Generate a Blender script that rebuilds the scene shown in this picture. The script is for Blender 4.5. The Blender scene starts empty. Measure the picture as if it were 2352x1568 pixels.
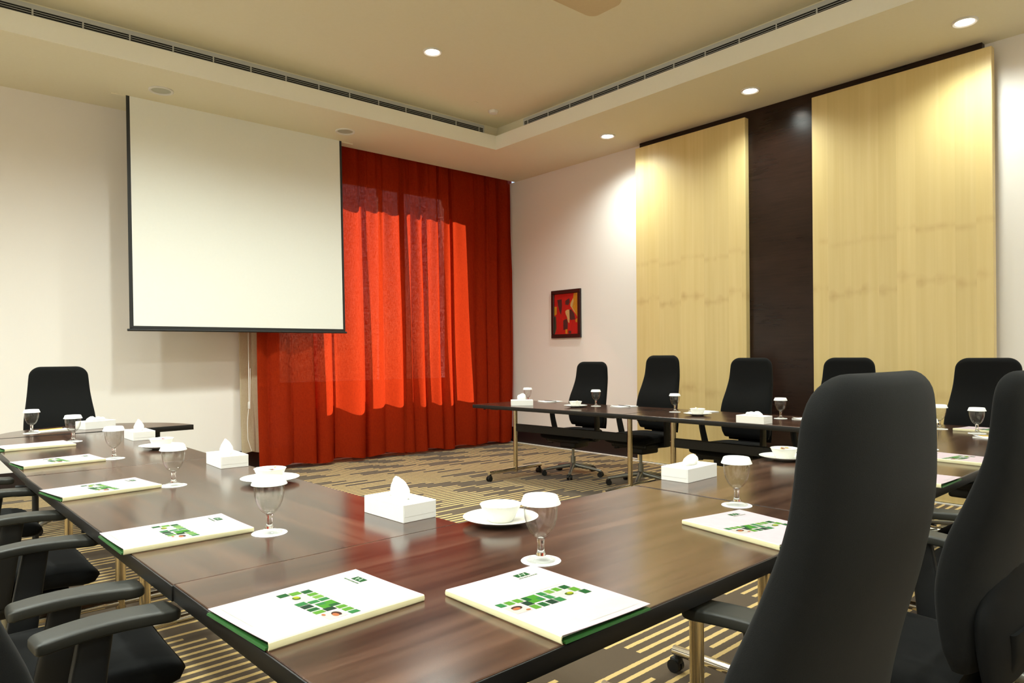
import bpy, bmesh, math, random
from math import sin, cos, pi, radians, sqrt
from mathutils import Vector, Matrix

random.seed(7)
SC = bpy.context.scene
COL = SC.collection

# ------------------------------------------------------------------ render look
SC.view_settings.view_transform = 'Standard'
SC.view_settings.look = 'None'
SC.view_settings.gamma = 1.0
SC.view_settings.exposure = 0.0
SC.view_settings.use_curve_mapping = False
cy = SC.cycles
cy.use_denoising = True
cy.max_bounces = 12
cy.diffuse_bounces = 6
cy.glossy_bounces = 4
cy.transmission_bounces = 10
cy.transparent_max_bounces = 12
cy.sample_clamp_indirect = 4.0
cy.blur_glossy = 0.5

# ------------------------------------------------------------------ node helper
class N:
    def __init__(s, name):
        s.m = bpy.data.materials.new(name)
        s.m.use_nodes = True
        s.t = s.m.node_tree
        s.t.nodes.clear()
        s.out = s.t.nodes.new('ShaderNodeOutputMaterial')
    def n(s, typ, **kw):
        nd = s.t.nodes.new(typ)
        for k, v in kw.items():
            setattr(nd, k, v)
        return nd
    def put(s, sock, v):
        if isinstance(v, bpy.types.NodeSocket):
            s.t.links.new(v, sock)
        elif v is not None:
            if sock.type == 'RGBA' and len(v) == 3:
                v = (*v, 1)
            sock.default_value = v
    def math(s, op, a, b=None, c=None):
        nd = s.n('ShaderNodeMath', operation=op)
        s.put(nd.inputs[0], a)
        if b is not None: s.put(nd.inputs[1], b)
        if c is not None: s.put(nd.inputs[2], c)
        return nd.outputs[0]
    def coord(s, out='Object'):
        return s.n('ShaderNodeTexCoord').outputs[out]
    def mapping(s, vec, scale=(1, 1, 1), rot=(0, 0, 0), loc=(0, 0, 0)):
        nd = s.n('ShaderNodeMapping')
        s.put(nd.inputs['Vector'], vec)
        nd.inputs['Scale'].default_value = scale
        nd.inputs['Rotation'].default_value = rot
        nd.inputs['Location'].default_value = loc
        return nd.outputs[0]
    def sep(s, vec):
        nd = s.n('ShaderNodeSeparateXYZ'); s.put(nd.inputs[0], vec); return nd.outputs
    def comb(s, x=0.0, y=0.0, z=0.0):
        nd = s.n('ShaderNodeCombineXYZ')
        for i, v in enumerate((x, y, z)): s.put(nd.inputs[i], v)
        return nd.outputs[0]
    def noise(s, vec, scale=5, detail=3, rough=.5, dist=0.0):
        nd = s.n('ShaderNodeTexNoise')
        s.put(nd.inputs['Vector'], vec)
        nd.inputs['Scale'].default_value = scale
        nd.inputs['Detail'].default_value = detail
        nd.inputs['Roughness'].default_value = rough
        nd.inputs['Distortion'].default_value = dist
        return nd.outputs[0]
    def white(s, vec):
        nd = s.n('ShaderNodeTexWhiteNoise', noise_dimensions='3D')
        s.put(nd.inputs['Vector'], vec)
        return nd.outputs['Value']
    def ramp(s, fac, stops):
        nd = s.n('ShaderNodeValToRGB')
        s.put(nd.inputs[0], fac)
        e = nd.color_ramp.elements
        while len(e) < len(stops): e.new(.5)
        for i, (p, c) in enumerate(stops):
            e[i].position = p; e[i].color = (*c, 1)
        return nd.outputs[0]
    def mix(s, fac, a, b, blend='MIX'):
        nd = s.n('ShaderNodeMix', data_type='RGBA', blend_type=blend)
        s.put(nd.inputs['Factor'], fac)
        s.put(nd.inputs[6], a); s.put(nd.inputs[7], b)
        return nd.outputs[2]
    def bump(s, h, strength=.1, dist=.01):
        nd = s.n('ShaderNodeBump')
        nd.inputs['Strength'].default_value = strength
        nd.inputs['Distance'].default_value = dist
        s.put(nd.inputs['Height'], h)
        return nd.outputs[0]
    def bsdf(s, base=(.8, .8, .8), rough=.5, metal=0.0, spec=.5, normal=None, trans=0.0, ior=1.5,
             sheen=0.0, coat=0.0, coat_rough=.1, emit=None, emit_s=0.0):
        p = s.n('ShaderNodeBsdfPrincipled')
        s.put(p.inputs['Base Color'], base)
        s.put(p.inputs['Roughness'], rough)
        p.inputs['Metallic'].default_value = metal
        p.inputs['Specular IOR Level'].default_value = spec
        p.inputs['IOR'].default_value = ior
        p.inputs['Transmission Weight'].default_value = trans
        p.inputs['Sheen Weight'].default_value = sheen
        p.inputs['Coat Weight'].default_value = coat
        p.inputs['Coat Roughness'].default_value = coat_rough
        if emit is not None:
            s.put(p.inputs['Emission Color'], emit)
            p.inputs['Emission Strength'].default_value = emit_s
        if normal is not None: s.put(p.inputs['Normal'], normal)
        s.t.links.new(p.outputs[0], s.out.inputs[0])
        return p

def plain(name, base, rough=.5, **kw):
    m = N(name)
    nz = m.noise(m.coord(), 40, 2)
    col = m.mix(.06, base, nz, 'OVERLAY')
    m.bsdf(col, rough, **kw)
    return m.m

M = {}
# wall paint with a faint woven wallpaper texture
def wall_mat(name, c):
    m = N(name)
    v = m.coord()
    a = m.noise(m.mapping(v, (260, 260, 18)), 1, 2)
    b = m.noise(m.mapping(v, (30, 30, 300)), 1, 2)
    h = m.math('ADD', a, b)
    col = m.mix(.05, c, m.ramp(h, [(.3, (.3, .3, .3)), (.8, (.8, .8, .8))]), 'OVERLAY')
    m.bsdf(col, .85, spec=.25, normal=m.bump(h, .08, .002))
    return m.m
M['wall'] = wall_mat('wallpaper_off_white', (.79, .745, .705))
M['ceiling'] = plain('ceiling_paint', (.77, .72, .555), .9, spec=.2)
M['ceiling_white'] = plain('cove_lip_paint', (.88, .87, .79), .9, spec=.2)

def carpet():
    m = N('striped_carpet')
    v = m.mapping(m.coord(), (1, 1, 1), (0, 0, radians(-2)))
    x, y, z = m.sep(v)
    p = .06
    yy = m.math('DIVIDE', y, p)
    wob = m.noise(m.mapping(v, (60, 60, 1)), 1, 2)
    yy = m.math('ADD', yy, m.math('MULTIPLY', m.math('SUBTRACT', wob, .5), .10))
    r = m.math('FLOOR', yy)
    fy = m.math('FRACT', yy)
    line = m.math('LESS_THAN', fy, .36)
    g = m.math('FLOOR', m.math('DIVIDE', r, 6.0))
    hg = m.white(m.comb(g, 3.1, .5))
    hr = m.white(m.comb(r, 7.7, 1.5))
    L = .95
    u = m.math('ADD', x, m.math('MULTIPLY', r, .075))
    u = m.math('ADD', u, m.math('MULTIPLY', hg, 1.9))
    u = m.math('ADD', u, m.math('MULTIPLY', hr, .10))
    u = m.math('DIVIDE', u, L)
    k = m.math('FLOOR', u)
    fu = m.math('FRACT', u)
    hk = m.white(m.comb(k, g, 2.5))
    hk2 = m.white(m.comb(k, r, 4.5))
    duty = m.math('ADD', .44, m.math('MULTIPLY', hk, .24))
    duty = m.math('ADD', duty, m.math('MULTIPLY', hk2, .10))
    on = m.math('LESS_THAN', fu, duty)
    full = m.math('LESS_THAN', m.white(m.comb(r, 1.3, 9.5)), .17)
    on = m.math('MAXIMUM', on, full)
    f = m.math('MULTIPLY', on, line)
    pile = m.noise(m.mapping(v, (420, 420, 1)), 1, 2)
    brown = m.mix(pile, (.055, .036, .020), (.105, .070, .038))
    yel = m.mix(pile, (.48, .32, .11), (.70, .50, .21))
    col = m.mix(f, brown, yel)
    m.bsdf(col, .95, spec=.1, sheen=.15, normal=m.bump(pile, .35, .004))
    return m.m
M['carpet'] = carpet()

def maple():
    m = N('maple_veneer')
    v = m.coord()
    x, y, z = m.sep(v)
    s = m.math('DIVIDE', y, .145)
    i = m.math('FLOOR', s)
    h = m.white(m.comb(i, 2.2, 1.1))
    vv = m.comb(m.math('MULTIPLY', x, 1), m.math('ADD', y, m.math('MULTIPLY', h, 3.0)), m.math('ADD', z, m.math('MULTIPLY', h, .35)))
    fine = m.noise(m.mapping(vv, (30, 26, .7)), 1, 3, .5)
    broad = m.noise(m.mapping(vv, (3, 6, .8)), 1, 2)
    # mirrored cathedral figure where the sheets were cut, at half height
    zz = m.math('ABSOLUTE', m.math('SUBTRACT', z, m.math('ADD', 1.72, m.math('MULTIPLY', h, .16))))
    zo = m.math('ABSOLUTE', m.math('SUBTRACT', z, m.math('ADD', 2.18, m.math('MULTIPLY', h, .1))))
    zl = m.math('ABSOLUTE', m.math('SUBTRACT', z, m.math('ADD', .78, m.math('MULTIPLY', h, .12))))
    fs = m.math('ADD', zz, m.math('MULTIPLY', m.math('SINE', m.math('MULTIPLY', s, 2 * pi)), .018))
    f1 = m.math('SUBTRACT', 1.0, m.math('SMOOTH_MIN', m.math('DIVIDE', fs, .05), 1.0, .2))
    f2 = m.math('SUBTRACT', 1.0, m.math('SMOOTH_MIN', m.math('DIVIDE', zo, .04), 1.0, .2))
    f3 = m.math('SUBTRACT', 1.0, m.math('SMOOTH_MIN', m.math('DIVIDE', zl, .07), 1.0, .2))
    patch = m.noise(m.mapping(vv, (5, 9, 7)), 1, 2)
    fig = m.math('MULTIPLY', m.math('ADD', m.math('ADD', f1, m.math('MULTIPLY', f2, .7)), f3), m.math('SUBTRACT', patch, .3))
    base = m.ramp(fine, [(.25, (.62, .475, .20)), (.6, (.665, .52, .232)), (.85, (.70, .555, .27))])
    base = m.mix(.12, base, m.ramp(broad, [(.3, (.52, .32, .13)), (.7, (.86, .66, .40))]))
    base = m.mix(m.math('MULTIPLY', m.math('MAXIMUM', fig, 0.0), 1.0), base, (.38, .21, .08))
    tone = m.math('ADD', .93, m.math('MULTIPLY', h, .10))
    nd = m.n('ShaderNodeVectorMath', operation='SCALE')
    m.put(nd.inputs[0], base); m.put(nd.inputs['Scale'], tone)
    m.bsdf(nd.outputs[0], .38, spec=.4)
    return m.m
M['maple'] = maple()

def wenge():
    m = N('dark_wenge_veneer')
    v = m.coord()
    a = m.noise(m.mapping(v, (20, 4, 60)), 1, 4, .6)
    b = m.noise(m.mapping(v, (2, 1.2, 3)), 1, 2)
    c = m.ramp(a, [(.3, (.008, .0032, .0022)), (.7, (.019, .008, .0055))])
    c = m.mix(.3, c, m.ramp(b, [(.3, (.012, .006, .004)), (.7, (.05, .026, .018))]))
    m.bsdf(c, .20, spec=.30)
    return m.m
M['wenge'] = wenge()

def walnut():
    m = N('walnut_laminate')
    v = m.coord()
    off = m.n('ShaderNodeObjectInfo').outputs['Random']
    vv = m.n('ShaderNodeVectorMath', operation='ADD')
    m.put(vv.inputs[0], v); m.put(vv.inputs[1], m.comb(m.math('MULTIPLY', off, 13.0), m.math('MULTIPLY', off, 7.0), 0.0))
    vv = vv.outputs[0]
    warp = m.noise(m.mapping(vv, (1.2, 4, 1)), 1, 2)
    v2 = m.n('ShaderNodeVectorMath', operation='ADD')
    m.put(v2.inputs[0], vv); m.put(v2.inputs[1], m.comb(0.0, m.math('MULTIPLY', warp, .09), 0.0))
    v2 = v2.outputs[0]
    a = m.noise(m.mapping(v2, (.9, 15, 1)), 1, 4, .55)
    b = m.noise(m.mapping(v2, (2.2, 75, 1)), 1, 2, .5)
    c = m.ramp(a, [(.32, (.016, .006, .004)), (.5, (.046, .019, .011)), (.68, (.105, .050, .030))])
    c = m.mix(.30, c, m.ramp(b, [(.35, (.016, .006, .004)), (.7, (.080, .036, .021))]))
    rr = m.math('ADD', .15, m.math('MULTIPLY', a, .08))
    m.bsdf(c, rr, spec=.72, ior=1.5)
    return m.m
M['walnut'] = walnut()
M['edge'] = plain('black_edge_band', (.006, .005, .0045), .42, spec=.35)
M['black_plastic'] = plain('black_plastic', (.006, .006, .006), .5, spec=.35)
M['arm_pad'] = plain('armrest_polyurethane', (.017, .0165, .013), .46, spec=.38)

def fabric():
    m = N('black_chair_fabric')
    v = m.coord()
    w = m.noise(m.mapping(v, (900, 900, 900)), 1, 1)
    b = m.noise(m.mapping(v, (60, 60, 60)), 1, 2)
    c = m.mix(w, (.0022, .0022, .0022), (.0075, .0075, .0072))
    c = m.mix(m.math('MULTIPLY', b, .3), c, (.008, .0078, .0075))
    m.bsdf(c, .95, spec=.10, sheen=.035, normal=m.bump(w, .25, .001))
    return m.m
M['fabric'] = fabric()
M['matt_black'] = plain('matt_black_shell', (.004, .004, .004), .85, spec=.10)
M['steel'] = plain('warm_satin_steel', (.62, .52, .36), .20, metal=1.0)
M['chrome'] = plain('chromed_steel', (.78, .76, .72), .10, metal=1.0)
M['grey_metal'] = plain('grey_cast_aluminium', (.30, .30, .27), .40, metal=.85)
M['porcelain'] = plain('white_porcelain', (.80, .79, .74), .14, spec=.5)
M['paper'] = plain('white_paper', (.82, .81, .78), .8, spec=.2)
M['carton'] = plain('white_carton', (.84, .82, .79), .6, spec=.3)
M['tissue'] = plain('white_tissue', (.90, .90, .87), .9, spec=.1)
M['slot'] = plain('tissue_slot_shadow_gap', (.30, .29, .27), .9)
M['print_grey'] = plain('grey_print', (.36, .38, .33), .8)
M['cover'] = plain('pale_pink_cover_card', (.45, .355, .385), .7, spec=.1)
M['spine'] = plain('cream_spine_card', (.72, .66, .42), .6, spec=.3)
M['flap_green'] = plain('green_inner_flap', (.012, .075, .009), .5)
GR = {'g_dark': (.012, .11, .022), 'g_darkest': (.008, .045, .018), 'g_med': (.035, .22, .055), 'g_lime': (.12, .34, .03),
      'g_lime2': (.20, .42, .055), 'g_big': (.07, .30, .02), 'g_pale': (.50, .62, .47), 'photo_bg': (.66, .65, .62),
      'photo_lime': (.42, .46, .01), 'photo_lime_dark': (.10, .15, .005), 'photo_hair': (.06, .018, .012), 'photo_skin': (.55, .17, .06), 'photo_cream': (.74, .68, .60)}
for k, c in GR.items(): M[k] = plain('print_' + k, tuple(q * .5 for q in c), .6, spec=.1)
M['pencil'] = plain('pencil_yellow', (.60, .36, .06), .45)
M['graphite'] = plain('pen_dark', (.03, .028, .025), .4)
M['sachet_w'] = plain('sachet_white', (.82, .80, .76), .6)
M['sachet_p'] = plain('sachet_pink', (.72, .34, .36), .6)
M['sachet_y'] = plain('sachet_amber', (.70, .45, .16), .6)
M['screen'] = plain('matt_white_screen_fabric', (.82, .82, .77), .9, spec=.1)
M['black_border'] = plain('black_screen_border', (.010, .010, .010), .6)
M['white_metal'] = plain('white_painted_metal', (.74, .72, .68), .5)
M['grey_metal_paint'] = plain('light_grey_painted_metal', (.55, .56, .55), .5)
M['black_gap'] = plain('black_slot', (.006, .006, .006), .8)
M['frame_dark'] = plain('dark_picture_frame', (.018, .007, .006), .35)
M['skirting'] = plain('dark_wood_skirting', (.012, .006, .006), .4)
M['projector'] = plain('shade_tinted_projector_case', (.60, .46, .26), .5)  # tan shade on the white case is put into its base colour
M['label_print'] = plain('grey_raised_print', (.16, .16, .16), .6)
M['can'] = plain('downlight_reflector', (.62, .60, .50), .25, metal=.6)

def glass():
    m = N('clear_glass_stem')
    m.bsdf((1, 1, 1), .0, trans=1.0, ior=1.45, spec=.5)
    return m.m
M['glass'] = glass()
def thin_glass():
    m = N('clear_thin_glass')
    lw = m.n('ShaderNodeLayerWeight'); lw.inputs['Blend'].default_value = .5
    fc = lw.outputs['Facing']
    t = m.n('ShaderNodeBsdfTransparent')
    m.put(t.inputs[0], m.ramp(fc, [(.0, (.985, .985, .98)), (.70, (.96, .96, .95)), (1.0, (.70, .70, .68))]))
    g = m.n('ShaderNodeBsdfGlossy'); g.inputs['Roughness'].default_value = .02
    mx = m.n('ShaderNodeMixShader'); m.put(mx.inputs[0], m.math('ADD', .035, m.math('MULTIPLY', .55, m.math('POWER', fc, 3.5))))
    m.t.links.new(t.outputs[0], mx.inputs[1]); m.t.links.new(g.outputs[0], mx.inputs[2])
    m.t.links.new(mx.outputs[0], m.out.inputs[0])
    return m.m
M['thin_glass'] = thin_glass()
def pane():
    m = N('window_glass')
    a = m.n('ShaderNodeBsdfTransparent'); b = m.n('ShaderNodeBsdfGlossy'); b.inputs['Roughness'].default_value = .02
    mx = m.n('ShaderNodeMixShader'); mx.inputs[0].default_value = .08
    m.t.links.new(a.outputs[0], mx.inputs[1]); m.t.links.new(b.outputs[0], mx.inputs[2])
    m.t.links.new(mx.outputs[0], m.out.inputs[0])
    return m.m
M['pane'] = pane()
def lens():
    m = N('lit_downlight_lens')
    e = m.n('ShaderNodeEmission'); e.inputs[0].default_value = (1, .93, .80, 1); e.inputs[1].default_value = 22
    m.t.links.new(e.outputs[0], m.out.inputs[0])
    return m.m
M['lens'] = lens()
M['lens_off'] = plain('unlit_downlight_lens', (.42, .42, .34), .3)

def curtain(name, c1, c2, transp, tl):
    m = N(name)
    v = m.coord()
    x, y, z = m.sep(v)
    w1 = m.noise(m.mapping(v, (300, 1, 30)), 1, 2)
    w2 = m.noise(m.mapping(v, (60, 1, 380)), 1, 2)
    w = m.math('MULTIPLY', m.math('ADD', w1, w2), .5)
    col = m.mix(m.ramp(w, [(.35, (0, 0, 0)), (.65, (1, 1, 1))]), c1, c2)
    d = m.n('ShaderNodeBsdfDiffuse'); m.put(d.inputs[0], col)
    t = m.n('ShaderNodeBsdfTranslucent'); m.put(t.inputs[0], col)
    tr = m.n('ShaderNodeBsdfTransparent'); m.put(tr.inputs[0], (1, .55, .48))
    nb = m.bump(w, .15, .002)
    m.put(d.inputs['Normal'], nb)
    a = m.n('ShaderNodeMixShader'); a.inputs[0].default_value = tl
    m.t.links.new(d.outputs[0], a.inputs[1]); m.t.links.new(t.outputs[0], a.inputs[2])
    b = m.n('ShaderNodeMixShader')
    m.put(b.inputs[0], m.math('MULTIPLY', m.ramp(w, [(.42, (0, 0, 0)), (.62, (1, 1, 1))]), transp))
    m.t.links.new(a.outputs[0], b.inputs[1]); m.t.links.new(tr.outputs[0], b.inputs[2])
    m.t.links.new(b.outputs[0], m.out.inputs[0])
    return m.m
M['curtain'] = curtain('red_woven_curtain', (.30, .022, .006), (.46, .040, .008), .075, .55)
M['liner'] = curtain('beige_lining_fabric', (.50, .42, .28), (.60, .52, .37), .02, .25)

# ------------------------------------------------------------------ mesh helpers
class B:
    """collects shapes into one mesh"""
    def __init__(s): s.v = []; s.f = []; s.mi = []
    def add(s, vs, fs, mi=0, mat=None):
        o = len(s.v)
        for p in vs: s.v.append(Vector(p) if mat is None else mat @ Vector(p))
        for f in fs: s.f.append([o + i for i in f]); s.mi.append(mi)
        return s
    def box(s, x0, x1, y0, y1, z0, z1, mi=0, mat=None):
        v = [(x0, y0, z0), (x1, y0, z0), (x1, y1, z0), (x0, y1, z0), (x0, y0, z1), (x1, y0, z1), (x1, y1, z1), (x0, y1, z1)]
        f = [(0, 3, 2, 1), (4, 5, 6, 7), (0, 1, 5, 4), (1, 2, 6, 5), (2, 3, 7, 6), (3, 0, 4, 7)]
        return s.add(v, f, mi, mat)
    def rbox(s, x0, x1, y0, y1, z0, z1, r=.01, seg=2, mi=0, mat=None):
        bm = bmesh.new()
        bmesh.ops.create_cube(bm, size=1)
        for v in bm.verts:
            v.co = Vector(((x0 + x1) / 2 + v.co.x * (x1 - x0), (y0 + y1) / 2 + v.co.y * (y1 - y0), (z0 + z1) / 2 + v.co.z * (z1 - z0)))
        bmesh.ops.bevel(bm, geom=bm.edges[:], offset=r, segments=seg, profile=.5, affect='EDGES')
        bm.verts.index_update()
        s.add([v.co.copy() for v in bm.verts], [[v.index for v in f.verts] for f in bm.faces], mi, mat)
        bm.free()
        return s
    def loft(s, rings, mi=0, cap=True, mat=None, close=True):
        n = len(rings[0]); vs = [p for r in rings for p in r]; fs = []
        for i in range(len(rings) - 1):
            for j in range(n if close else n - 1):
                a, b = i * n + j, i * n + (j + 1) % n
                fs.append((a, b, b + n, a + n))
        if cap:
            fs.append(tuple(range(n - 1, -1, -1))); o = (len(rings) - 1) * n
            fs.append(tuple(range(o, o + n)))
        return s.add(vs, fs, mi, mat)
    def tube(s, pts, r, n=12, mi=0, mat=None):
        pts = [Vector(p) for p in pts]; rings = []
        rr = r if isinstance(r, (list, tuple)) else [r] * len(pts)
        up = None
        for i, p in enumerate(pts):
            d = (pts[min(i + 1, len(pts) - 1)] - pts[max(i - 1, 0)]).normalized()
            if up is None:
                up = Vector((0, 0, 1)) if abs(d.z) < .9 else Vector((1, 0, 0))
            a = d.cross(up).normalized(); b = a.cross(d).normalized(); up = b
            rings.append([p + rr[i] * (cos(2 * pi * k / n) * a + sin(2 * pi * k / n) * b) for k in range(n)])
        return s.loft(rings, mi, True, mat)
    def lathe(s, prof, n=32, mi=0, mat=None, closed=False):
        rings = [[(r * cos(2 * pi * k / n), r * sin(2 * pi * k / n), z) for k in range(n)] for r, z in prof]
        if closed: rings.append(rings[0])
        return s.loft(rings, mi, not closed, mat)
    def prism(s, poly, z0, z1, mi=0, mat=None):
        return s.loft([[(x, y, z0) for x, y in poly], [(x, y, z1) for x, y in poly]], mi, True, mat)
    def obj(s, name, mats, parent=None, smooth=35, recalc=True, loc=None):
        me = bpy.data.meshes.new(name)
        me.from_pydata([tuple(v) for v in s.v], [], s.f)
        if not isinstance(mats, (list, tuple)): mats = [mats]
        for m_ in mats: me.materials.append(m_)
        for p, i in zip(me.polygons, s.mi): p.material_index = i
        if recalc:
            bm = bmesh.new(); bm.from_mesh(me)
            bmesh.ops.remove_doubles(bm, verts=bm.verts, dist=1e-6)
            bmesh.ops.recalc_face_normals(bm, faces=bm.faces)
            bm.to_mesh(me); bm.free()
        if smooth:
            for p in me.polygons: p.use_smooth = True
            me.set_sharp_from_angle(angle=radians(smooth))
        o = bpy.data.objects.new(name, me)
        COL.objects.link(o)
        if parent: o.parent = parent
        if loc: o.location = loc
        return o

def tag(o, label, cat, group=None, kind=None):
    o['label'] = label; o['category'] = cat
    if group: o['group'] = group
    if kind: o['kind'] = kind
    return o
def thing(name, label, cat, loc=(0, 0, 0), rz=0.0, group=None):
    o = bpy.data.objects.new(name, None)
    o.empty_display_size = .1
    COL.objects.link(o)
    o.location = loc; o.rotation_euler = (0, 0, rz)
    return tag(o, label, cat, group)
def struct(o):
    o['kind'] = 'structure'; return o
def kids(o): return [c for c in bpy.data.objects if c.parent == o]
def copy_tree(o, parent=None):
    c = o.copy(); COL.objects.link(c)
    if parent: c.parent = parent
    for k in kids(o): copy_tree(k, c)
    return c
PROTO = {}
def place(key, label, loc, rz=0.0, sz=1.0, group=None):
    """first call uses the prototype itself, later calls copy it with its parts"""
    p, used = PROTO[key]
    o = p if not used else copy_tree(p)
    PROTO[key][1] = True
    o.location = loc; o.rotation_euler = (0, 0, rz); o.scale = (1, 1, sz)
    o['label'] = label
    if group: o['group'] = group
    return o
def sup(t, a, b, e):
    c, s_ = cos(t), sin(t)
    return a * math.copysign(abs(c) ** (2 / e), c), b * math.copysign(abs(s_) ** (2 / e), s_)
def lerp_tab(tab, x):
    """Catmull-Rom through the table rows"""
    if x <= tab[0][0]: return list(tab[0][1:])
    for i in range(len(tab) - 1):
        a, b = tab[i], tab[i + 1]
        if x <= b[0]:
            p0 = tab[max(0, i - 1)]; p3 = tab[min(len(tab) - 1, i + 2)]
            t = (x - a[0]) / (b[0] - a[0])
            out = []
            for k in range(1, len(a)):
                h = b[0] - a[0]
                ma = (b[k] - p0[k]) / max(1e-6, b[0] - p0[0]) * h; mb = (p3[k] - a[k]) / max(1e-6, p3[0] - a[0]) * h
                out.append((2 * t**3 - 3 * t * t + 1) * a[k] + (t**3 - 2 * t * t + t) * ma + (-2 * t**3 + 3 * t * t) * b[k] + (t**3 - t * t) * mb)
            return out
    return list(tab[-1][1:])

# ------------------------------------------------------------------ room constants (metres)
XR, XL, YB, YF = 6.44, -2.2, 7.66, -3.0
ZS, ZC = 3.65, 3.96          # soffit and raised ceiling
TX0, TX1, TY0, TY1 = -1.0, 5.255, -1.7, 6.345   # opening of the raised tray
SB = .12                     # the air slot wall stands back behind the lip
TT = .74                     # table top height

# ------------------------------------------------------------------ the setting
struct(B().box(XL - .1, XR + .1, YF - .1, YB + .4, -.1, 0).obj('floor', M['carpet'], smooth=0))
b = B()
b.box(TX0 - SB, TX1 + SB, TY0 - SB, TY1 + SB, ZC, ZC + .1)
xs = [XL - .1, TX0, TX1, XR + .1]; ys = [YF - .1, TY0, TY1, YB + .4]
for i in range(3):
    for j in range(3):
        if i == 1 and j == 1: continue
        if j == 2: continue
        b.box(xs[i], xs[i + 1], ys[j], ys[j + 1], ZS, ZS + .16)
CSX, CSY = 2.56, 7.362       # curtain slot in the soffit
b.box(XL - .1, XR + .1, TY1, CSY, ZS, ZS + .16)
b.box(XL - .1, CSX, CSY, YB + .4, ZS, ZS + .16)
b.box(CSX, XR + .1, YB - .02, YB + .4, ZS, ZS + .16)
b.box(CSX, XR + .1, CSY, YB + .4, ZS + .16, ZS + .20)
# stand-back faces above the lip
b.box(TX1 + SB, TX1 + SB + .05, TY0 - SB, TY1 + SB, ZS + .16, ZC)
b.box(TX0 - SB - .05, TX0 - SB, TY0 - SB, TY1 + SB, ZS + .16, ZC)
b.box(TX0 - SB, TX1 + SB, TY1 + SB, TY1 + SB + .05, ZS + .16, ZC)
b.box(TX0 - SB, TX1 + SB, TY0 - SB - .05, TY0 - SB, ZS + .16, ZC)
struct(b.obj('ceiling', M['ceiling'], smooth=0, recalc=False))
# pale painted fascia of the tray
b = B()
t = .004
b.box(TX1 - t, TX1, TY0, TY1, ZS, ZS + .162)
b.box(TX0, TX0 + t, TY0, TY1, ZS, ZS + .162)
b.box(TX0, TX1, TY1 - t, TY1, ZS, ZS + .162)
b.box(TX0, TX1, TY0, TY0 + t, ZS, ZS + .162)
struct(b.obj('trim_1', M['ceiling_white'], smooth=0))

WX0, WX1, WZ0, WZ1 = 3.10, 5.50, .87, 3.38   # window opening
b = B()
b.box(XL - .1, WX0, YB, YB + .22, 0, ZS); b.box(WX1, XR + .1, YB, YB + .22, 0, ZS)
b.box(WX0, WX1, YB, YB + .22, 0, WZ0); b.box(WX0, WX1, YB, YB + .22, WZ1, ZS)
struct(b.obj('wall_back', M['wall'], smooth=0))
struct(B().box(XR, XR + .1, YF, YB, 0, ZS).obj('wall_right', M['wall'], smooth=0))
struct(B().box(XL - .1, XL, YF, YB, 0, ZS).obj('wall_left', M['wall'], smooth=0))
struct(B().box(XL, XR, YF - .1, YF, 0, ZS).obj('wall_front', M['wall'], smooth=0))
# skirtings: tall dark board on the right wall, lower on the back wall
b = B().box(XR - .018, XR, 5.185, YB, .008, .215).box(XR - .018, XR, YF, 1.60, .008, .215)
struct(b.obj('baseboard_right', M['skirting'], smooth=0))
struct(B().box(XL, XR - .02, YB - .015, YB, .008, .20).obj('baseboard_back', M['skirting'], smooth=0))
b = B().box(XR - .045, XR - .018, 5.19, YB - .02, 0, .010).box(XR - .165, XR - .142, 1.7, 5.16, 0, .010).box(2.7, XR - .05, YB - .045, YB - .018, 0, .010)
struct(b.obj('trim_2', M['white_metal'], smooth=0))
# window behind the curtain
b = B()
for a0, a1, c0, c1 in ((WX0, WX1, WZ0, WZ0 + .06), (WX0, WX1, WZ1 - .06, WZ1), (WX0, WX0 + .06, WZ0 + .06, WZ1 - .06), (WX1 - .06, WX1, WZ0 + .06, WZ1 - .06), (4.44, 4.50, WZ0 + .06, WZ1 - .06)):
    b.box(a0, a1, YB + .02, YB + .07, c0, c1)
wf = struct(b.obj('window_1', M['white_metal'], smooth=0))
B().box(WX0 + .06, WX1 - .06, YB + .043, YB + .047, WZ0 + .06, WZ1 - .06).obj('pane', M['pane'], wf, smooth=0)

# ------------------------------------------------------------------ ceiling air slots
def slot_diffuser(label, p0, p1, inward, zt):
    """p0,p1: ends on the stand-back face, inward: unit vector into the tray"""
    L = (Vector(p1) - Vector(p0)).length
    d = (Vector(p1) - Vector(p0)).normalized()
    root = thing('linear_air_diffuser', label, 'air vent', (*p0, zt), 0, 'air slots around the raised ceiling')
    root.rotation_euler.z = math.atan2(d.y, d.x)
    side = 1 if Vector((-d.y, d.x)).dot(Vector(inward)) > 0 else -1
    def bx(bb, x0, x1, d0, d1, z0, z1): bb.box(x0, x1, min(side * d0, side * d1), max(side * d0, side * d1), z0, z1)
    f = B()
    bx(f, 0, L, 0, .004, -.045, .045)
    f.obj('frame', M['grey_metal_paint'], root, smooth=0)
    for k in range(3):
        s_ = B(); z = -.040 + k * .0175
        bx(s_, .02, L - .02, .004, .006, z, z + .012)
        s_.obj('slot', M['black_gap'], root, smooth=0)
    n = int(L / .34)
    for k in range(n + 1):
        x = .08 + k * (L - .16) / n
        dv = B(); bx(dv, x - .006, x + .006, .004, .008, -.043, .012)
        dv.obj('divider', M['grey_metal_paint'], root, smooth=0)
slot_diffuser('long black slotted air vent above the projection screen', (-.7, TY1 + SB), (5.17, TY1 + SB), (0, -1), 3.905)
slot_diffuser('long black slotted air vent along the raised ceiling on the wood panel side', (TX1 + SB, -.9), (TX1 + SB, 5.99), (-1, 0), 3.905)

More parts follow.
